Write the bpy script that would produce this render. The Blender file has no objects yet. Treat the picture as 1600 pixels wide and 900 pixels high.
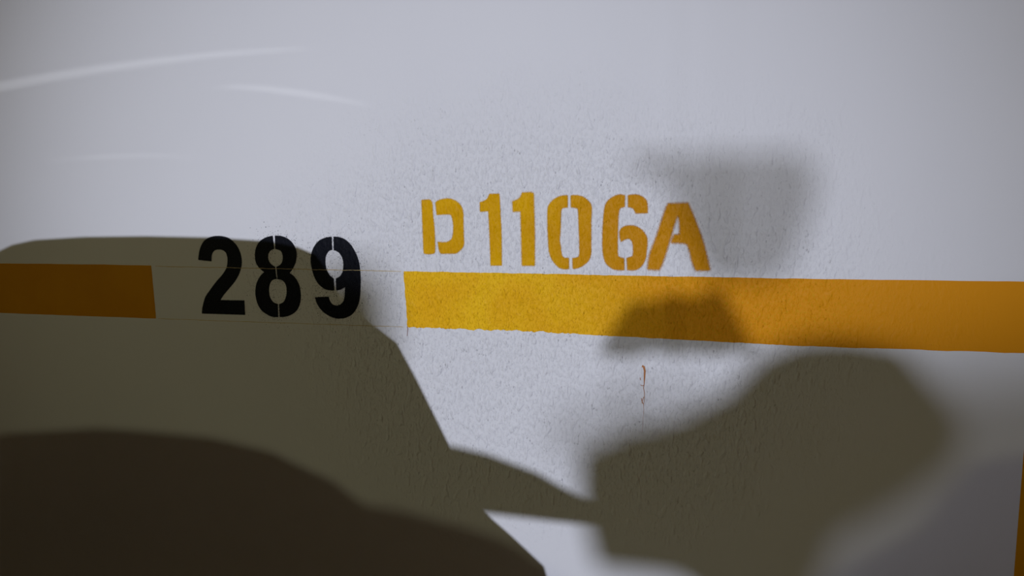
import bpy, bmesh, math, random
from mathutils import Vector, Matrix
random.seed(7)
S = bpy.context.scene
C = S.collection

# ---------------------------------------------------------------- camera
F = 1142.0
dn = Vector((107, -8900, -F)).normalized(); UP = -dn
lf = Vector((-4320, 100, -F)).normalized(); AX = -lf
AX = (AX - UP * AX.dot(UP)).normalized(); AY = UP.cross(AX)
MR = Matrix((AX, AY, UP))
CAM = Vector((0, -1.9, 1.4))
cd = bpy.data.cameras.new('camera'); cam = bpy.data.objects.new('camera', cd); C.objects.link(cam)
cam.matrix_world = Matrix.Translation(CAM) @ MR.to_4x4()
cd.sensor_width = 36; cd.lens = 36 * F / 1600; cd.clip_start = 0.05
S.camera = cam
def P(px, py):                                   # point of the wall (plane y = 0) seen at a pixel of the photograph
    v = MR @ Vector((px - 800, 450 - py, -F)); t = -CAM.y / v.y
    p = CAM + v * t
    return (p.x, p.z)

# ---------------------------------------------------------------- world, lights, exposure
w = bpy.data.worlds.new('world'); S.world = w; w.use_nodes = True
w.node_tree.nodes['Background'].inputs[0].default_value = (1.0, 0.70, 0.30, 1)
w.node_tree.nodes['Background'].inputs[1].default_value = 0.22
S.view_settings.view_transform = 'Standard'; S.view_settings.look = 'None'
S.view_settings.exposure = 0; S.view_settings.gamma = 1; S.view_settings.use_curve_mapping = False

KEY = Vector((-0.87, -14.0, 2.6))                # bright white spotlight at the far side of the lane
SIDE = Vector((-6.0, -6.0, 2.55))                # weaker lamp over the neighbouring bays
def spot(name, loc, target, watts, colour, radius, size, blend):
    l = bpy.data.lights.new(name, 'SPOT'); l.energy = watts; l.color = colour
    l.shadow_soft_size = radius; l.spot_size = math.radians(size); l.spot_blend = blend
    o = bpy.data.objects.new(name, l); C.objects.link(o)
    o.location = loc; o.rotation_euler = (Vector(target) - Vector(loc)).to_track_quat('-Z', 'Y').to_euler()
    return o
spot('key_lamp_light', KEY, (-0.72, 0, 1.10), 5150, (0.80, 0.84, 1.0), 0.03, 18.0, 1.0)
spot('side_lamp_light', SIDE, (0.1, 0, 0.95), 176, (1.0, 0.98, 0.60), 0.035, 40, 1.0)

# ---------------------------------------------------------------- materials
def mat(name):
    m = bpy.data.materials.new(name); m.use_nodes = True
    nt = m.node_tree; b = nt.nodes['Principled BSDF']
    return m, nt, b
def N(nt, t, **k):
    n = nt.nodes.new(t)
    for a, v in k.items(): setattr(n, a, v)
    return n
def L(nt, a, b): nt.links.new(a, b)
def math_n(nt, op, a, b=None, c=None):
    n = N(nt, 'ShaderNodeMath', operation=op)
    for i, v in enumerate((a, b, c)):
        if v is None: continue
        if isinstance(v, (int, float)): n.inputs[i].default_value = v
        else: L(nt, v, n.inputs[i])
    return n.outputs[0]
def noise(nt, vec, scale, detail=2, rough=0.5):
    n = N(nt, 'ShaderNodeTexNoise'); n.inputs['Scale'].default_value = scale
    n.inputs['Detail'].default_value = detail; n.inputs['Roughness'].default_value = rough
    L(nt, vec, n.inputs['Vector']); return n.outputs['Fac']
def mapr(nt, v, a, b, c=0.0, d=1.0):
    n = N(nt, 'ShaderNodeMapRange', interpolation_type='SMOOTHSTEP'); L(nt, v, n.inputs[0])
    n.inputs[1].default_value = a; n.inputs[2].default_value = b
    n.inputs[3].default_value = c; n.inputs[4].default_value = d
    return n.outputs[0]
def patch(nt, pos, cx, cz, rx, rz):              # 1 inside an elliptical patch of the wall, wavy edge, 0 outside
    s = N(nt, 'ShaderNodeSeparateXYZ'); L(nt, pos, s.inputs[0])
    dx = math_n(nt, 'DIVIDE', math_n(nt, 'SUBTRACT', s.outputs[0], cx), rx)
    dz = math_n(nt, 'DIVIDE', math_n(nt, 'SUBTRACT', s.outputs[2], cz), rz)
    r = math_n(nt, 'SQRT', math_n(nt, 'ADD', math_n(nt, 'MULTIPLY', dx, dx), math_n(nt, 'MULTIPLY', dz, dz)))
    r = math_n(nt, 'ADD', r, math_n(nt, 'MULTIPLY', noise(nt, pos, 3.0, 3), 0.5))
    return mapr(nt, r, 0.75, 1.35, 1.0, 0.0)
def relief(nt, b, strength=1.0):                 # the roller stipple of the wall, the same under every coat of paint
    g = N(nt, 'ShaderNodeNewGeometry'); pos = g.outputs['Position']
    mp = N(nt, 'ShaderNodeMapping'); mp.inputs['Scale'].default_value = (1.5, 1.0, 0.8)
    mp.inputs['Rotation'].default_value = (0, math.radians(-18), 0)
    L(nt, pos, mp.inputs[0]); v = mp.outputs[0]
    area = patch(nt, pos, -0.44, 1.06, 1.0, 0.70)
    fine = mapr(nt, noise(nt, v, 95, 3, 0.6), 0.45, 0.72)
    peb = mapr(nt, noise(nt, v, 42, 1, 0.4), 0.5, 0.75)
    bl = N(nt, 'ShaderNodeTexVoronoi'); bl.inputs['Scale'].default_value = 75; L(nt, v, bl.inputs['Vector'])
    pim = mapr(nt, bl.outputs['Distance'], 0.06, 0.22, 1.0, 0.0)
    h = math_n(nt, 'ADD', math_n(nt, 'MULTIPLY', fine, 0.55), math_n(nt, 'MULTIPLY', peb, 0.95))
    h = math_n(nt, 'ADD', h, math_n(nt, 'MULTIPLY', pim, math_n(nt, 'MULTIPLY', mapr(nt, noise(nt, pos, 20, 2), 0.45, 0.65), 0.8)))
    h = math_n(nt, 'MULTIPLY', h, math_n(nt, 'ADD', math_n(nt, 'MULTIPLY', area, 0.95), 0.03))
    wav = math_n(nt, 'MULTIPLY', noise(nt, pos, 2.2, 2), 1.0)
    h = math_n(nt, 'ADD', h, wav)
    bp = N(nt, 'ShaderNodeBump'); bp.inputs['Strength'].default_value = strength
    bp.inputs['Distance'].default_value = 0.0026
    L(nt, h, bp.inputs['Height']); L(nt, bp.outputs[0], b.inputs['Normal'])
    return pos, v, area
def mixc(nt, fac, a, b_):
    n = N(nt, 'ShaderNodeMix', data_type='RGBA')
    if isinstance(fac, (int, float)): n.inputs[0].default_value = fac
    else: L(nt, fac, n.inputs[0])
    for i, v in ((6, a), (7, b_)):
        if isinstance(v, tuple): n.inputs[i].default_value = (*v, 1)
        else: L(nt, v, n.inputs[i])
    return n.outputs[2]

def wall_paint():
    m, nt, b = mat('white_wall_paint'); pos, v, area = relief(nt, b)
    col = mixc(nt, noise(nt, pos, 1.7, 3), (0.74, 0.745, 0.77), (0.80, 0.80, 0.82))
    # little dirt pits in the rough patch
    dots = N(nt, 'ShaderNodeTexVoronoi'); dots.inputs['Scale'].default_value = 60; L(nt, pos, dots.inputs['Vector'])
    d = mapr(nt, dots.outputs['Distance'], 0.07, 0.16, 1.0, 0.0)
    keep = mapr(nt, noise(nt, pos, 9, 2), 0.53, 0.66)
    d = math_n(nt, 'MULTIPLY', math_n(nt, 'MULTIPLY', d, keep), math_n(nt, 'MULTIPLY', area, 0.36))
    col = mixc(nt, d, col, (0.32, 0.30, 0.30))
    L(nt, col, b.inputs['Base Color']); b.inputs['Roughness'].default_value = 0.55
    b.inputs['Specular IOR Level'].default_value = 0.2
    return m
def stripe_paint(name, c1, c2, c3, strength=1.0, rough=0.45, fade=False, grainy=0.5, run=None):
    m, nt, b = mat(name); pos, v, area = relief(nt, b, strength)
    big = mapr(nt, noise(nt, pos, 6, 3), 0.35, 0.68)
    col = mixc(nt, big, c1, c2)
    if run:                                      # the coat turns more orange along the wall
        sx = N(nt, 'ShaderNodeSeparateXYZ'); L(nt, pos, sx.inputs[0])
        xx = math_n(nt, 'ADD', sx.outputs[0], math_n(nt, 'MULTIPLY', noise(nt, pos, 5, 3), 0.3))
        col = mixc(nt, mapr(nt, xx, run[0], run[1]), col, run[2])
    fine = math_n(nt, 'MULTIPLY', mapr(nt, noise(nt, v, 150, 2), 0.5, 0.7), math_n(nt, 'MULTIPLY', area, grainy))
    col = mixc(nt, fine, col, c3)
    L(nt, col, b.inputs['Base Color']); b.inputs['Roughness'].default_value = rough; b.inputs['Specular IOR Level'].default_value = 0.06
    if fade:
        a = N(nt, 'ShaderNodeAttribute', attribute_name='cover')
        nn = noise(nt, pos, 420, 2)
        s = math_n(nt, 'ADD', a.outputs['Fac'], math_n(nt, 'MULTIPLY', math_n(nt, 'SUBTRACT', nn, 0.5), 0.9))
        L(nt, mapr(nt, s, 0.05, 0.95, 0.0, 0.97), b.inputs['Alpha'])
    return m
def plain(name, col, rough=0.6, metal=0.0, emit=None, var=0.08):
    m, nt, b = mat(name)
    g = N(nt, 'ShaderNodeNewGeometry'); f = noise(nt, g.outputs['Position'], 14, 3)
    L(nt, mixc(nt, f, tuple(c * (1 - var) for c in col), tuple(min(1, c * (1 + var)) for c in col)), b.inputs['Base Color'])
    b.inputs['Roughness'].default_value = rough; b.inputs['Metallic'].default_value = metal
    if emit:
        b.inputs['Emission Color'].default_value = (*emit[0], 1); b.inputs['Emission Strength'].default_value = emit[1]
    return m
WALL = wall_paint()
YEL = ((0.88, 0.46, 0.010), (0.95, 0.56, 0.014), (0.66, 0.33, 0.006))
STRIPE = stripe_paint('amber_stripe_paint', *YEL, strength=1.0, grainy=0.75, run=(-0.40, 0.25, (0.76, 0.30, 0.009)))
ORANGE = stripe_paint('orange_stripe_paint', (0.66, 0.27, 0.002), (0.70, 0.30, 0.002), (0.5, 0.2, 0.005), grainy=0.2)
LETTER = stripe_paint('amber_stencil_paint', (0.72, 0.36, 0.001), (0.82, 0.44, 0.001), (0.62, 0.29, 0.001), strength=0.8, fade=True, grainy=0.3, run=(-0.32, 0.0, (0.66, 0.28, 0.004)))
BLACK = stripe_paint('black_stencil_paint', (0.0035, 0.0045, 0.008), (0.005, 0.006, 0.011), (0.012, 0.013, 0.018), strength=0.5, rough=0.5, fade=True)
FLECK = plain('black_fleck_paint', (0.03, 0.032, 0.045), 0.7)
GUIDE = plain('ochre_chalk', (0.62, 0.47, 0.22), 0.9)
RUST = plain('rust_orange_drip', (0.42, 0.16, 0.04), 0.6, var=0.3)
RED = plain('dull_red_drip', (0.32, 0.13, 0.11), 0.6, var=0.3)
CONC = plain('grey_concrete', (0.13, 0.115, 0.09), 0.8)
CEIL = plain('ceiling_paint', (0.34, 0.31, 0.26), 0.85)
SHADE_BLOCK = plain('grey_shade_block', (0.16, 0.17, 0.18), 0.7)  # colour of the added object that casts the right-hand shadow
BODY_A = plain('silver_car_paint', (0.30, 0.31, 0.33), 0.3, 0.4, var=0.02)
BODY_B = plain('brown_car_paint', (0.14, 0.11, 0.08), 0.35, 0.3, var=0.02)
GLASS = plain('tinted_car_glass', (0.01, 0.012, 0.013), 0.08)
TYRE = plain('tyre_rubber', (0.02, 0.02, 0.02), 0.85)
RIM = plain('alloy_rim', (0.4, 0.4, 0.42), 0.35, 0.9)
TAIL = plain('red_lamp_plastic', (0.3, 0.01, 0.01), 0.2)
STEEL = plain('galvanised_steel', (0.35, 0.35, 0.36), 0.45, 0.8)
LAMPG = plain('lamp_glass', (0.9, 0.92, 1.0), 0.3)

# ---------------------------------------------------------------- helpers
def link(name, bm, m, parent=None, smooth=False):
    bmesh.ops.recalc_face_normals(bm, faces=bm.faces)
    me = bpy.data.meshes.new(name); bm.to_mesh(me); bm.free()
    if m: me.materials.append(m)
    for p in me.polygons: p.use_smooth = smooth
    o = bpy.data.objects.new(name, me); C.objects.link(o)
    if parent: o.parent = parent
    return o
def box(bm, x0, x1, y0, y1, z0, z1):
    r = bmesh.ops.create_cube(bm, size=1)['verts']
    for v in r: v.co = Vector((x0 + (v.co.x + .5) * (x1 - x0), y0 + (v.co.y + .5) * (y1 - y0), z0 + (v.co.z + .5) * (z1 - z0)))
def cyl(bm, a, b, r, n=16, r2=None):
    a, b = Vector(a), Vector(b); d = b - a
    M = Matrix.Translation((a + b) / 2) @ d.to_track_quat('Z', 'Y').to_matrix().to_4x4()
    bmesh.ops.create_cone(bm, cap_ends=True, segments=n, radius1=r, radius2=r if r2 is None else r2, depth=d.length, matrix=M)
def tag(o, label, cat, group=None):
    o['label'] = label; o['category'] = cat
    if group: o['group'] = group
    return o
def empty(name, label, cat, loc=(0, 0, 0)):
    o = bpy.data.objects.new(name, None); C.objects.link(o); o.location = loc; tag(o, label, cat)
    return o
def shift(o, root):                              # keep geometry in world coordinates under an Empty that stands elsewhere
    for v in o.data.vertices: v.co -= root.location

# ---------------------------------------------------------------- the setting
def structure(name, m, *b):
    bm = bmesh.new(); box(bm, *b); o = link(name, bm, m); o['kind'] = 'structure'; return o
structure('wall_back', WALL, -9, 6, 0, 0.25, 0, 3.0)
structure('floor', CONC, -9, 6, -18, 0.25, -0.2, 0)
structure('ceiling', CEIL, -9, 6, -18, 0.25, 3.0, 3.2)

# ---------------------------------------------------------------- paint on the wall
T = 0.0005
def smooth_path(pts):
    """pts: (x, y) smooth or (x, y, 1) corner -> dense pixel outline (Catmull-Rom between corners)"""
    n = len(pts); out = []
    for i in range(n):
        p1, p2 = pts[i], pts[(i + 1) % n]
        p0 = pts[i - 1] if len(p1) == 2 else p1
        p3 = pts[(i + 2) % n] if len(p2) == 2 else p2
        d = math.hypot(p2[0] - p1[0], p2[1] - p1[1]); k = max(1, int(d / 1.6))
        for s in range(k):
            t = s / k
            q = [0.5 * (2 * p1[c] + (p2[c] - p0[c]) * t + (2 * p0[c] - 5 * p1[c] + 4 * p2[c] - p3[c]) * t * t
                 + (3 * p1[c] - p0[c] - 3 * p2[c] + p3[c]) * t ** 3) for c in (0, 1)]
            out.append(q)
    return out
def paint_shape(bm, pts, halo=0.0022, jit=0.0, thick=T, core=0.0006):
    """a coat of paint: flat face proud of the wall, edges, and a feathered rim of spray"""
    cov = bm.loops.layers.float.get('cover') or bm.loops.layers.float.new('cover')
    W = [Vector(P(*p)) for p in pts]
    n = len(W)
    area = sum(W[i].x * W[(i + 1) % n].y - W[(i + 1) % n].x * W[i].y for i in range(n))
    if area < 0: W.reverse()
    if jit:
        W = [q + Vector((random.uniform(-jit, jit), random.uniform(-jit, jit))) for q in W]
    nor = []
    for i in range(n):
        e = (W[(i + 1) % n] - W[i - 1]); nor.append(Vector((e.y, -e.x)).normalized() if e.length > 1e-9 else Vector((0, 0)))
    ins = [W[i] - nor[i] * core for i in range(n)]
    top = [bm.verts.new((q.x, -thick, q.y)) for q in ins]
    f = bm.faces.new(top)
    for l in f.loops: l[cov] = 1.0
    rim = [bm.verts.new((W[i].x, -thick * 0.6, W[i].y)) for i in range(n)]
    far = [bm.verts.new((W[i].x + nor[i].x * halo, -thick * 0.25, W[i].y + nor[i].y * halo)) for i in range(n)]
    for i in range(n):
        j = (i + 1) % n
        for A, B, ca, cb in ((top, rim, 1.0, 0.75 if halo else 1.0), (rim, far, 0.75, 0.0)):
            try: q = bm.faces.new((A[i], A[j], B[j], B[i]))
            except ValueError: continue
            for l in q.loops: l[cov] = ca if l.vert in (A[i], A[j]) else cb
def zoomed(x0, y0, sc, pts): return [((p[0] / sc + x0), (p[1] / sc + y0)) + tuple(p[2:]) for p in pts]
def glyph(name, m, pieces, parent, label, halo, jit):
    bm = bmesh.new()
    for p in pieces: paint_shape(bm, smooth_path(p), halo, jit)
    o = link(name, bm, m, parent); o['label'] = label
    return o

A = lambda p: zoomed(300, 355, 6, p)
B = lambda p: zoomed(430, 355, 6, p)
D_ = lambda p: zoomed(650, 295, 8.18, p)
O_ = lambda p: zoomed(740, 295, 6.925, p)
Z_ = lambda p: zoomed(845, 295, 6.925, p)
S_ = lambda p: zoomed(930, 295, 6.668, p)
two = [A([(60,305,1),(68,240),(85,180),(115,130),(160,100),(220,85),(290,88),(350,108),(405,155),(445,220),(465,300),(462,370),(440,440),(400,510),(350,570),(300,630),(265,685,1),(490,688,1),(497,820,1),(95,808,1),(100,750),(125,660),(170,590),(230,510),(290,440),(325,380),(335,310),(325,250),(300,220),(260,207),(215,215),(190,245),(183,280),(182,318,1)])]
eight = [A([(757,82,1),(700,95),(640,130),(605,185),(592,250),(597,320),(625,375),(678,422,1),(640,460),(605,530),(595,610),(610,700),(650,775),(710,820),(760,840),(808,842,1),(805,722,1),(760,700),(730,650),(722,580),(735,520),(765,490),(792,485,1),(780,372,1),(745,350),(718,310),(715,260),(735,220),(770,203,1)]),
         A([(778,80,1),(840,85),(900,110),(950,160),(978,230),(975,310),(950,380),(915,430,1),(960,465),(1000,530),(1018,610),(1015,700),(985,775),(930,820),(870,838),(823,840,1),(818,722,1),(860,700),(885,640),(887,570),(870,520),(840,495),(802,485,1),(792,372,1),(830,350),(850,310),(850,260),(830,220),(782,203,1)])]
nine = [B([(527,92,1),(470,100),(410,130),(365,185),(340,250),(335,320),(348,400),(375,480),(415,540),(470,580),(530,592),(553,590,1),(548,482,1),(510,450),(480,395),(470,330),(475,270),(500,225),(535,210,1)]),
        B([(548,90,1),(600,95),(660,120),(715,175),(755,245),(785,330),(798,430),(800,530),(795,640),(775,730),(735,800),(680,840),(620,855),(550,848),(480,815),(425,765),(390,710),(375,658,1),(500,652,1),(515,695),(545,728),(590,735),(630,710),(650,660),(657,560,1),(640,570),(610,585),(573,590,1),(570,482,1),(610,460),(635,410),(640,340),(628,280),(595,235),(550,212,1)])]
dee = [D_([(78,150,1),(165,145),(195,165),(205,200),(212,330),(225,450),(235,600),(238,780),(220,822),(120,825),(103,790),(95,600),(85,350)]),
       D_([(255,178,1),(300,150),(380,132),(450,138),(520,170),(575,230),(597,310),(600,450),(605,600),(608,700),(590,750),(540,800),(490,820),(320,822,1),(300,780),(285,685,1),(340,690),(400,685),(450,655),(475,600),(483,500),(478,420),(465,360),(440,325),(380,320),(270,328,1)])]
one1 = [O_([(175,60,1),(275,60,1),(285,250),(297,500),(300,825,1),(190,825,1),(180,550),(165,235,1),(75,243,1),(72,150,1),(110,138),(150,110)])]
one2 = [O_([(530,48,1),(620,45),(645,55,1),(648,200),(655,450),(655,825,1),(530,825,1),(522,500),(515,238,1),(430,240,1),(428,140,1),(470,125),(510,95)])]
zero = [Z_([(285,78,1),(220,82),(150,115),(100,165),(78,230),(78,400),(85,560),(95,680),(130,770),(190,840),(240,862),(300,862,1),(298,755,1),(250,750),(222,710),(210,620),(200,560),(208,450),(212,300),(218,225),(240,203),(285,198,1)]),
        Z_([(330,78,1),(390,75),(460,95),(515,140),(545,200),(540,350),(540,560),(538,700),(515,770),(450,830),(390,855),(352,860,1),(348,755,1),(400,745),(422,710),(422,560),(415,380),(408,230),(390,205),(332,195,1)])]
six = [S_([(303,72,1),(240,68),(170,100),(120,150),(100,220),(88,350),(82,500),(85,650),(110,760),(170,820),(230,840),(298,842,1),(295,728,1),(255,718),(232,690),(228,600),(230,450),(235,300),(245,220),(270,192),(302,185,1)]),
       S_([(348,72,1),(420,66),(480,82),(525,120),(540,180),(540,247,1),(425,250,1),(410,215),(380,192),(348,185,1)]),
       S_([(270,545,1),(262,500),(262,440),(300,400),(370,388),(430,400),(490,440),(530,500),(538,560),(530,650),(518,730),(480,800),(420,840),(340,842,1),(335,725,1),(380,712),(398,690),(400,600),(385,540),(355,515),(315,520)])]
aye = [S_([(765,165,1),(960,158,1),(1010,270),(1060,400),(1120,570),(1185,840,1),(1055,842,1),(1020,760),(990,640),(945,565),(800,553,1),(830,488,1),(890,485,1),(890,400),(878,290),(862,275),(840,300),(810,390),(785,480),(760,560),(720,690),(680,800),(660,835,1),(555,830,1),(580,680),(640,520),(700,340),(740,220)])]

num = empty('painted_bay_number', 'black stencilled parking bay number 289 on the white wall between the two stripes', 'number')
glyph('digit', BLACK, two, num, 'black digit 2', 0.0024, 0.0001)
glyph('digit', BLACK, eight, num, 'black digit 8, split by a thin white stencil gap', 0.0016, 0.0002)
glyph('digit', BLACK, nine, num, 'black digit 9, split by a thin white stencil gap', 0.0020, 0.0003)
code = empty('painted_unit_code', 'amber stencilled code D1106A on the white wall above the right stripe', 'code')
glyph('letter', LETTER, dee, code, 'amber letter D in two stencil pieces', 0.0050, 0.0001)
glyph('digit', LETTER, one1, code, 'first amber digit 1', 0.0045, 0.0001)
glyph('digit', LETTER, one2, code, 'second amber digit 1, set higher', 0.006, 0.0001)
glyph('digit', LETTER, zero, code, 'amber digit 0 in two halves', 0.0048, 0.0001)
glyph('digit', LETTER, six, code, 'amber digit 6 in three stencil pieces', 0.0052, 0.0001)
glyph('letter', LETTER, aye, code, 'leaning amber letter A with blurred right leg', 0.009, 0.0001)

# flecks of black overspray round the number
bm = bmesh.new()
def inside(pt, poly):
    c = False; n = len(poly)
    for i in range(n):
        a, b = poly[i], poly[i - 1]
        if (a[1] > pt[1]) != (b[1] > pt[1]) and pt[0] < (b[0] - a[0]) * (pt[1] - a[1]) / (b[1] - a[1]) + a[0]: c = not c
    return c
polys = [smooth_path(p) for p in two + eight + nine]
bm_fl = bm
def fleck(px, py, r):
    x, z = P(px, py); k = random.randint(5, 7); a0 = random.random() * 6
    st = random.uniform(0.8, 1.8); vs = []
    for i in range(k):
        a = a0 + i * math.tau / k; rr = r * random.uniform(0.7, 1.2)
        vs.append(bm_fl.verts.new((x + math.cos(a) * rr * 0.8, -0.0004, z + math.sin(a) * rr * st)))
    bm_fl.faces.new(vs)
spots = [(p, 3) for p in polys[1:3]] + [(p, 3.4) for p in polys[3:]]
for poly, wgt in spots:
    for _ in range(int(len(poly) * wgt)):
        q = random.choice(poly); g = abs(random.gauss(0, 9)) + 1; a = random.uniform(0, math.tau)
        p = (q[0] + math.cos(a) * g * 1.2, q[1] + math.sin(a) * g)
        if any(inside(p, pl) for pl in polys): continue
        fleck(p[0], p[1], random.uniform(0.0004, 0.0010) * (1.4 if random.random() < .08 else 1))
for _ in range(260):
    p = (random.gauss(590, 50), random.gauss(440, 45))
    if p[0] > 629 and p[1] > 420: continue
    if any(inside(p, pl) for pl in polys): continue
    fleck(p[0], p[1], random.uniform(0.0004, 0.0009))
o = link('overspray', bm, FLECK, num); o['kind'] = 'stuff'; o['label'] = 'fine black overspray flecks round the digits'

def line(p, q, step=5):
    n = max(1, int(math.hypot(q[0] - p[0], q[1] - p[1]) / step))
    return [(p[0] + (q[0] - p[0]) * i / n, p[1] + (q[1] - p[1]) * i / n) for i in range(n)]
def wob(pts, amp, grow=None):
    out = []; off = 0
    for p in pts:
        off = off * 0.6 + random.uniform(-amp, amp)
        out.append((p[0], p[1] + off * (grow(p[0]) if grow else 1)))
    return out
# right stripe
top = wob(line((631, 424), (960, 430.5), 4) + line((960, 430.5), (1250, 436), 6) + line((1250, 436), (1760, 442), 20), 0.35)
bot = line((637, 511), (840, 518), 2.5) + line((840, 518), (960, 525), 3) + line((960, 525), (1250, 540), 6) + line((1250, 540), (1600, 552), 10) + line((1600, 552), (1760, 558), 20)
bot = wob(bot, 1.15, lambda x: 1.0 if x < 900 else 0.4)
left = [(631 + (637 - 631) * t + random.uniform(-.7, .7), 424 + 87 * t) for t in [i / 22 for i in range(1, 22)]]
bm = bmesh.new(); paint_shape(bm, top + bot[::-1] + left[::-1], 0.0006, 0, core=0.0003)
s1 = tag(link('painted_stripe', bm, STRIPE), 'long amber horizontal stripe on the wall under the code D1106A', 'stripe')
# left stripe
bm = bmesh.new()
pl = line((-420, 410), (0, 412), 30) + line((0, 412), (236, 415), 10) + line((236, 415), (243.5, 497), 6) + line((243.5, 497), (0, 488.5), 10) + line((0, 488.5), (-420, 474), 30)
paint_shape(bm, wob(pl, 0.2), 0.0012, 0, core=0.0005)
s2 = tag(link('painted_stripe', bm, ORANGE), 'dark orange horizontal stripe on the wall to the left of the number 289', 'stripe')
# upright stripe at the right edge
xs = P(1584, 900)[0]
bm = bmesh.new(); box(bm, xs, xs + 0.13, -T, 0.0002, 0.0, P(1600, 553)[1] - 0.001)
s3 = tag(link('painted_upright_stripe', bm, ORANGE), 'dark orange upright stripe at the lower right edge of the wall', 'stripe')

def ribbon(pts, width, m, name, label, cat):
    bm = bmesh.new(); n = len(pts); rows = []
    for i, p in enumerate(pts):
        x, z = P(*p); wd = width(i / (n - 1)) / 2
        a = P(*pts[max(0, i - 1)]); b = P(*pts[min(n - 1, i + 1)]); d = Vector((b[0] - a[0], b[1] - a[1])).normalized()
        nx, nz = -d.y, d.x
        rows.append([bm.verts.new((x + nx * wd * k, -0.0009 if k == 0 else -0.0003, z + nz * wd * k)) for k in (-1, 0, 1)])
    for r, s in zip(rows, rows[1:]):
        for k in (0, 1): bm.faces.new((r[k], r[k + 1], s[k + 1], s[k]))
    return tag(link(name, bm, m), label, cat)
ribbon(wob(line((243, 416), (631, 424), 4), 0.25), lambda t: 0.0022 * random.uniform(.6, 1.1), GUIDE, 'guide_line',
       'thin ochre guide line running through the upper half of the number 289', 'line')
ribbon(wob(line((247, 498), (634, 511), 4), 0.25), lambda t: 0.0019 * random.uniform(.5, 1.0), GUIDE, 'guide_line',
       'thin ochre guide line just below the number 289', 'line')
dr = empty('paint_drip', 'thin rust orange drip below the middle of the long amber stripe', 'drip')
def drip(pts, m, parent, name, wfun):
    o = ribbon(pts, wfun, m, name, '', '')
    del o['label']; del o['category']; o.parent = parent; return o
drip([(1003, 572), (1006, 573), (1007.5, 580), (1007, 590), (1006.5, 600), (1005.5, 606), (1007, 614), (1006.8, 624), (1005.5, 632), (1006, 640), (1005, 652), (1004.5, 664), (1003.5, 676)], RUST, dr, 'run',
     lambda t: (0.0068 - 0.011 * t) if t < 0.33 else 0.0024 * (1.15 - t))
for q in ([(1001, 601), (1003, 603), (1006, 602)], [(1002, 622), (1003, 627), (1005, 631)], [(1006, 620), (1004, 625), (1003, 630)], [(1000, 590), (1001, 594)]):
    drip(q, RUST, dr, 'splash', lambda t: 0.0016)
ribbon([(636.5, 510), (637.2, 514), (637, 519), (636.2, 525)], lambda t: 0.0026 - 0.0012 * t, RED, 'paint_drip',
       'short dull red drip at the lower left corner of the long amber stripe', 'drip')

# ---------------------------------------------------------------- what stands behind the camera: the cars, and added unseen objects, that cast the shadows
def behind(lamp, x, z, y):                       # where a ray from the lamp to the wall point (x, z) crosses the depth y
    t = (y - lamp.y) / (0 - lamp.y)
    return (lamp.x + (x - lamp.x) * t, lamp.z + (z - lamp.z) * t)

def wheel(root, x, y, r, side):
    bm = bmesh.new(); cyl(bm, (x, y, r), (x + side * 0.21, y, r), r, 32)
    t = link('tyre', bm, TYRE, root); shift(t, root)
    bm = bmesh.new(); cyl(bm, (x + side * 0.2, y, r), (x + side * 0.225, y, r), r * 0.62, 24)
    for k in range(5):
        a = k * math.tau / 5
        cyl(bm, (x + side * 0.225, y, r), (x + side * 0.225, y + math.cos(a) * r * .58, r + math.sin(a) * r * .58), 0.025, 8)
    q = link('rim', bm, RIM, t); shift(q, root)
def car(label, cx, sections, halves, m, root_y, wheels, width):
    """sections: (y, belt_z, roof_z, lower_half, roof_half); lofted shell, glass band, wheels, tail lamps"""
    root = empty('car', label, 'car', (cx, root_y, 0))
    bm = bmesh.new(); rows = []
    for (y, zb, zr, hb, hr) in sections:
        prof = [(hb * .80, .22), (hb * .97, .30), (hb, .55), (hb * .985, zb - .12), (hb * .94, zb)]
        prof += halves(zb, zr, hb, hr)
        pts = [(cx + x, z) for x, z in prof] + [(cx - x, z) for x, z in reversed(prof)]
        rows.append([bm.verts.new((x, y, z)) for x, z in pts])
    n = len(rows[0])
    for r, s in zip(rows, rows[1:]):
        for i in range(n): bm.faces.new((r[i], r[(i + 1) % n], s[(i + 1) % n], s[i]))
    bm.faces.new(rows[0]); bm.faces.new(rows[-1])
    b = link('body', bm, m, root, True); shift(b, root)
    for (x, y) in wheels:
        wheel(root, cx + x * width, y, .33, 1 if x > 0 else -1)
    return root
# car whose tail faces the wall, left of the camera: tail plane 2.4 m from the wall
ty = -2.4
cx = behind(KEY, -1.68, 1.2, ty)[0]
edge = [P(*p) for p in [(225, 369), (330, 371), (420, 377), (465, 386), (494, 398), (512, 425), (534, 466), (585, 508), (620, 535), (652, 595), (700, 692), (745, 790), (800, 838), (850, 885), (872, 960)]]
sil = [behind(KEY, x, z, ty) for x, z in edge]
def sil_half(zb, zr, hb, hr):
    top = sil[0][1]; k = (zr - zb) / (top - sil[-1][1])
    out = []
    for x, z in reversed(sil):
        out.append(((x - cx) * (hr / (sil[7][0] - cx)), zb + (z - sil[-1][1]) * k))
    return out[:-1] + [(0.0001, zr)]
hr0 = sil[7][0] - cx; zt = sil[0][1]; zb0 = sil[-1][1]
hw = (sil[-1][0] - cx) / .94
secA = [(ty, zb0, zt, hw, hr0), (ty - .12, zb0, zt, hw, hr0), (ty - .8, zb0, zt - .01, .91, hr0), (ty - 1.8, zb0 - .02, zt, .91, hr0),
        (ty - 2.5, zb0 - .04, zt - .06, .91, hr0 - .04), (ty - 3.2, zb0 - .10, zb0 + .03, .90, hr0 - .05), (ty - 3.9, zb0 - .22, zb0 - .15, .88, hr0 - .05), (ty - 4.3, zb0 - .35, zb0 - .30, .78, hr0 - .1)]
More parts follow.
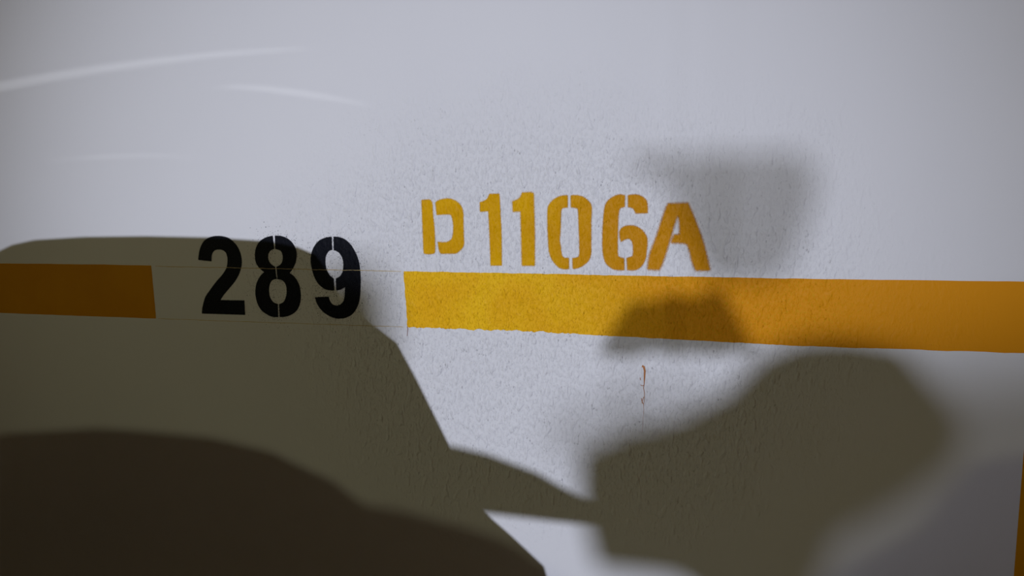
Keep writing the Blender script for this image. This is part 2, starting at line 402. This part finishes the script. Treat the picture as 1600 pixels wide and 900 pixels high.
carA = car('silver car parked tail first towards the wall, behind the viewer on the left', cx, secA, sil_half, BODY_A, ty - 2, [(-1, ty - .9), (1, ty - .9), (-1, ty - 3.5), (1, ty - 3.5)], .72)
bm = bmesh.new(); box(bm, cx - .5, cx + .5, ty + .002, ty + .012, zb0 + .05, zt - .12)
g = link('rear_window', bm, GLASS, carA); shift(g, carA)
for sx in (-1, 1):
    bm = bmesh.new(); box(bm, cx + sx * .62, cx + sx * .84, ty + .0, ty + .02, zb0 - .25, zb0 - .08)
    q = link('tail_lamp', bm, TAIL, carA); shift(q, carA)
# door mirrors
my = -5.0
mz = [behind(KEY, 0, z, my)[1] for z in (0.66, 0.50)]
mx = [behind(KEY, x, 0, my)[0] for x in (-0.66, -0.30)]
mir = [behind(KEY, *P(*p), my) for p in [(640, 720), (700, 698), (760, 712), (840, 742), (910, 782), (990, 806), (1005, 818), (960, 823), (850, 811), (750, 799), (640, 790)]]
for sx in (1, -1):
    pts = [(x if sx > 0 else 2 * cx - x, z) for x, z in mir]; mz0 = sum(z for x, z in pts) / len(pts); mx0 = sum(x for x, z in pts) / len(pts)
    bm = bmesh.new(); rows = []
    for dy, k in ((-.09, .55), (-.06, .85), (0, 1), (.04, .97)):
        rows.append([bm.verts.new((mx0 + (x - mx0) * k, my + dy, mz0 + (z - mz0) * k)) for x, z in pts])
    for a, b in zip(rows, rows[1:]):
        for i in range(len(pts)): bm.faces.new((a[i], a[(i + 1) % len(pts)], b[(i + 1) % len(pts)], b[i]))
    bm.faces.new(rows[0]); bm.faces.new(rows[-1])
    q = link('door_mirror', bm, BODY_A, carA); shift(q, carA)

for o in carA.children:                         # left mirror folded in, left flank kept inside the bay
    if o.name.startswith(('body', 'door_mirror')):
        for v in o.data.vertices: v.co.x = max(v.co.x, -2.565 - carA.location.x + v.co.x * 0.004)
# car in the next bay to the left; the side lamp shines over its roof
SX = -3.32
def along(X, Z):
    t = (SX + 0.27 - SIDE.x) / (X - SIDE.x)
    return (SIDE.y + (0 - SIDE.y) * t, SIDE.z + (Z - SIDE.z) * t)
prof_wall = [P(*p) for p in [(-150, 880), (-60, 845), (0, 812), (60, 775), (130, 745), (200, 718), (330, 694), (425, 690), (450, 703), (520, 734), (548, 756), (575, 780), (625, 792), (740, 806), (800, 826), (850, 860), (900, 890)]]
pr = [along(*q) for q in prof_wall]
pr = sorted(pr, key=lambda q: -q[0])
pr = [q for q in pr if q[0] < -1.0]
secB = [(pr[0][0] + .35, .50, pr[0][1] - .30, .58, .28), (pr[0][0] + .25, pr[0][1] - .35, pr[0][1] - .1, .66, .3)]
secB += [(y, min(.95, z - .28), z, .70, .30) for y, z in pr]
yl, zl = pr[-1]
secB += [(yl - .4, .95, zl, .71, .34), (yl - 1.0, .95, zl - .04, .71, .34), (yl - 1.4, .94, zl - .2, .71, .34), (yl - 1.6, .80, .95, .7, .3)]
def round_half(zb, zr, hb, hr):
    d = zr - zb
    return [(hr * 1.3, zb + d * .35), (hr * 1.12, zb + d * .75), (hr * .9, zb + d * .95), (hr * .45, zb + d * .995), (.0001, zr)]
carB = car('brown hatchback parked in the bay to the left, outside the picture', SX, secB, round_half, BODY_B, -2.8, [(-1, -1.9), (1, -1.9), (-1, yl - .9), (1, yl - .9)], .44)

# added unseen stack across the lane, and added panels, all cut to cast soft shadows
def soft_block(name, label, cat, wall_pts, y, depth, m, foot=False):
    pts = [behind(KEY, *P(*p), y) for p in wall_pts]
    bm = bmesh.new(); n = len(pts)
    a = [bm.verts.new((x, y, z)) for x, z in pts]; b = [bm.verts.new((x, y - depth, z)) for x, z in pts]
    bm.faces.new(a); bm.faces.new(b)
    for i in range(n): bm.faces.new((a[i], a[(i + 1) % n], b[(i + 1) % n], b[i]))
    return tag(link(name, bm, m), label, cat), pts
st, pts = soft_block('shade_block', 'tall stack added unseen behind the viewer to cast the soft right shadow', 'blocker',
    [(1150, 1500), (1160, 1000), (1140, 905), (1030, 828), (912, 815), (905, 760), (908, 705), (980, 672), (1060, 652), (1135, 610), (1185, 556), (1250, 528), (1330, 524), (1415, 540), (1448, 590), (1435, 650), (1360, 705), (1260, 765), (1225, 850), (1250, 1000), (1300, 1500)], -9.0, 0.3, SHADE_BLOCK)
# unseen slatted panels added for partial shade: slats pass some of the lamp's light
def slatted(name, label, wall_pts, y, cover, pitch, stand=None, step_px=None):
    pts = [behind(KEY, *P(*p), y) for p in wall_pts]
    z0, z1 = min(p[1] for p in pts), max(p[1] for p in pts); xm = sum(p[0] for p in pts) / len(pts)
    root = empty(name, label, 'panel', (xm, y, 0.0 if stand else 3.0))
    n = max(1, round((z1 - z0) / pitch)); pitch = (z1 - z0) / n; xa = []
    for k in range(n):
        z = z0 + (k + .5) * pitch; xs_ = []
        for a, b in zip(pts, pts[1:] + pts[:1]):
            if (a[1] > z) != (b[1] > z): xs_.append(a[0] + (b[0] - a[0]) * (z - a[1]) / (b[1] - a[1]))
        xs_.sort(); xa.append(xs_)
        bm = bmesh.new(); box(bm, xs_[0], xs_[-1], y - .004, y, z - pitch * cover / 2, z + pitch * cover / 2)
        shift(link('slat', bm, STEEL, root), root)
    bm = bmesh.new(); cyl(bm, (xm, y - .006, z0), (xm, y - .006, z1), .002, 8); shift(link('backbone', bm, STEEL, root), root)
    bm = bmesh.new()
    if stand: cyl(bm, (xm, y - .006, 0), (xm, y - .006, z0), .02, 12); shift(link('post', bm, STEEL, root), root)
    else: cyl(bm, (xm, y - .006, z1), (xm, y - .006, 3.0), .0002, 6); shift(link('wire', bm, STEEL, root), root)
    return root
slatted('hung_shade_panel', 'added slatted steel panel for soft shade behind the viewer, widest at its top edge',  # this and the next three: unseen panels added to shape shade
        [(980, 248), (1100, 240), (1255, 243), (1280, 275), (1262, 350), (1225, 435), (1110, 440), (1065, 360), (1040, 285), (985, 264)], -9.0, .47, .007)
slatted('hung_shade_panel', 'narrow slatted steel panel added to shade part of the amber stripe',
        [(985, 470), (1130, 455), (1155, 500), (1185, 552), (935, 556), (950, 520)], -7.0, .72, .007)
slatted('hung_shade_panel', 'long slatted steel panel added near the far spotlight to dim the lower right wall',
        [(1340, 548), (1750, 540), (1800, 1150), (1180, 1150), (1240, 700)], -12.0, .66, .004)
slatted('hung_shade_panel', 'small slatted steel panel added for soft shade, left of the added stack',
        [(850, 655), (960, 612), (1080, 590), (1120, 640), (1000, 700), (870, 720)], -10.0, .30, .01)
slatted('post_shade_panel', 'slatted panel on a floor post, added to soften the left shadow',
        [(330, 480), (460, 465), (500, 425), (585, 418), (602, 455), (615, 530), (600, 600), (330, 600)], -10.6, .97, .02, stand=True)  # unseen panel added to soften the left shadow's edge
slot = empty('added_streak_lamp', 'added unseen lamp behind a slotted plate, standing in for reflected light streaks', 'lamp', (-1.5, -7.0, 2.7))  # added lamp: its slots shape the streaks that car bodywork would reflect
SL = Vector(slot.location)
spot('added_streak_light', SL, (*P(300, 120)[:1], 0, P(300, 120)[1]), 190, (0.93, 0.96, 1.0), 0.0006, 22, 0.0)
ypl = -7.0 + 0.4
slots = [[(-250, 190, 0), (-100, 158, 14), (0, 135, 15), (80, 120, 14), (160, 107, 12), (240, 96, 10), (330, 86, 8), (420, 79, 5), (500, 75, 0)],
         [(330, 137, 0), (370, 136, 5), (420, 139, 8), (480, 147, 8), (530, 155, 5), (590, 166, 0)],
         [(60, 252, 0), (160, 245, 3), (230, 243, 3), (330, 247, 0)]]
def interp(sl, x):
    for a, b in zip(sl, sl[1:]):
        if a[0] <= x <= b[0]:
            t = (x - a[0]) / (b[0] - a[0]); return a[1] + (b[1] - a[1]) * t, a[2] + (b[2] - a[2]) * t
bm = bmesh.new()
def q3(px, py):
    x, z = behind(SL, *P(px, py), ypl); return bm.verts.new((x, ypl, z))
Xs = list(range(-900, 1500, 10))
for xa, xb in zip(Xs, Xs[1:]):
    cuts = []
    for sl in slots:
        a, b = interp(sl, xa), interp(sl, xb)
        if a and b: cuts.append((a[0] - a[1] / 2, a[0] + a[1] / 2, b[0] - b[1] / 2, b[0] + b[1] / 2))
    cuts.sort(); ya, yb = -700, -700
    for c in cuts + [(1000, 0, 1000, 0)]:
        bm.faces.new((q3(xa, ya), q3(xb, yb), q3(xb, c[2]), q3(xa, c[0]))); ya, yb = c[1], c[3]
shift(link('streak_mask_plate', bm, STEEL, slot), slot)
bm = bmesh.new(); cyl(bm, (0, -.03, 0), (0, -.1, 0), .05, 16); link('housing', bm, STEEL, slot)
bm = bmesh.new(); cyl(bm, (0, -.06, 0), (0, -.06, .3), .01, 8); link('stem', bm, STEEL, slot)

# lamps
def fixture(name, label, loc, aim):
    root = empty(name, label, 'lamp', loc)
    d = (Vector(aim) - Vector(loc)).normalized()
    bm = bmesh.new(); cyl(bm, -d * .22, -d * .05, .07, 24); link('housing', bm, STEEL, root)
    bm = bmesh.new(); cyl(bm, -d * .05, -d * .04, .06, 24); link('lens', bm, LAMPG, root)
    bm = bmesh.new(); cyl(bm, -d * .15, (-d * .15).to_3d() + Vector((0, 0, 3.0 - loc[2])), .012, 10); link('stem', bm, STEEL, root)
fixture('ceiling_spotlight', 'spotlight on the ceiling at the far side of the lane', KEY, (-.6, 0, 1.3))
fixture('ceiling_spotlight', 'spotlight on the ceiling over the bays to the left', SIDE, (-1.2, 0, 1.1))
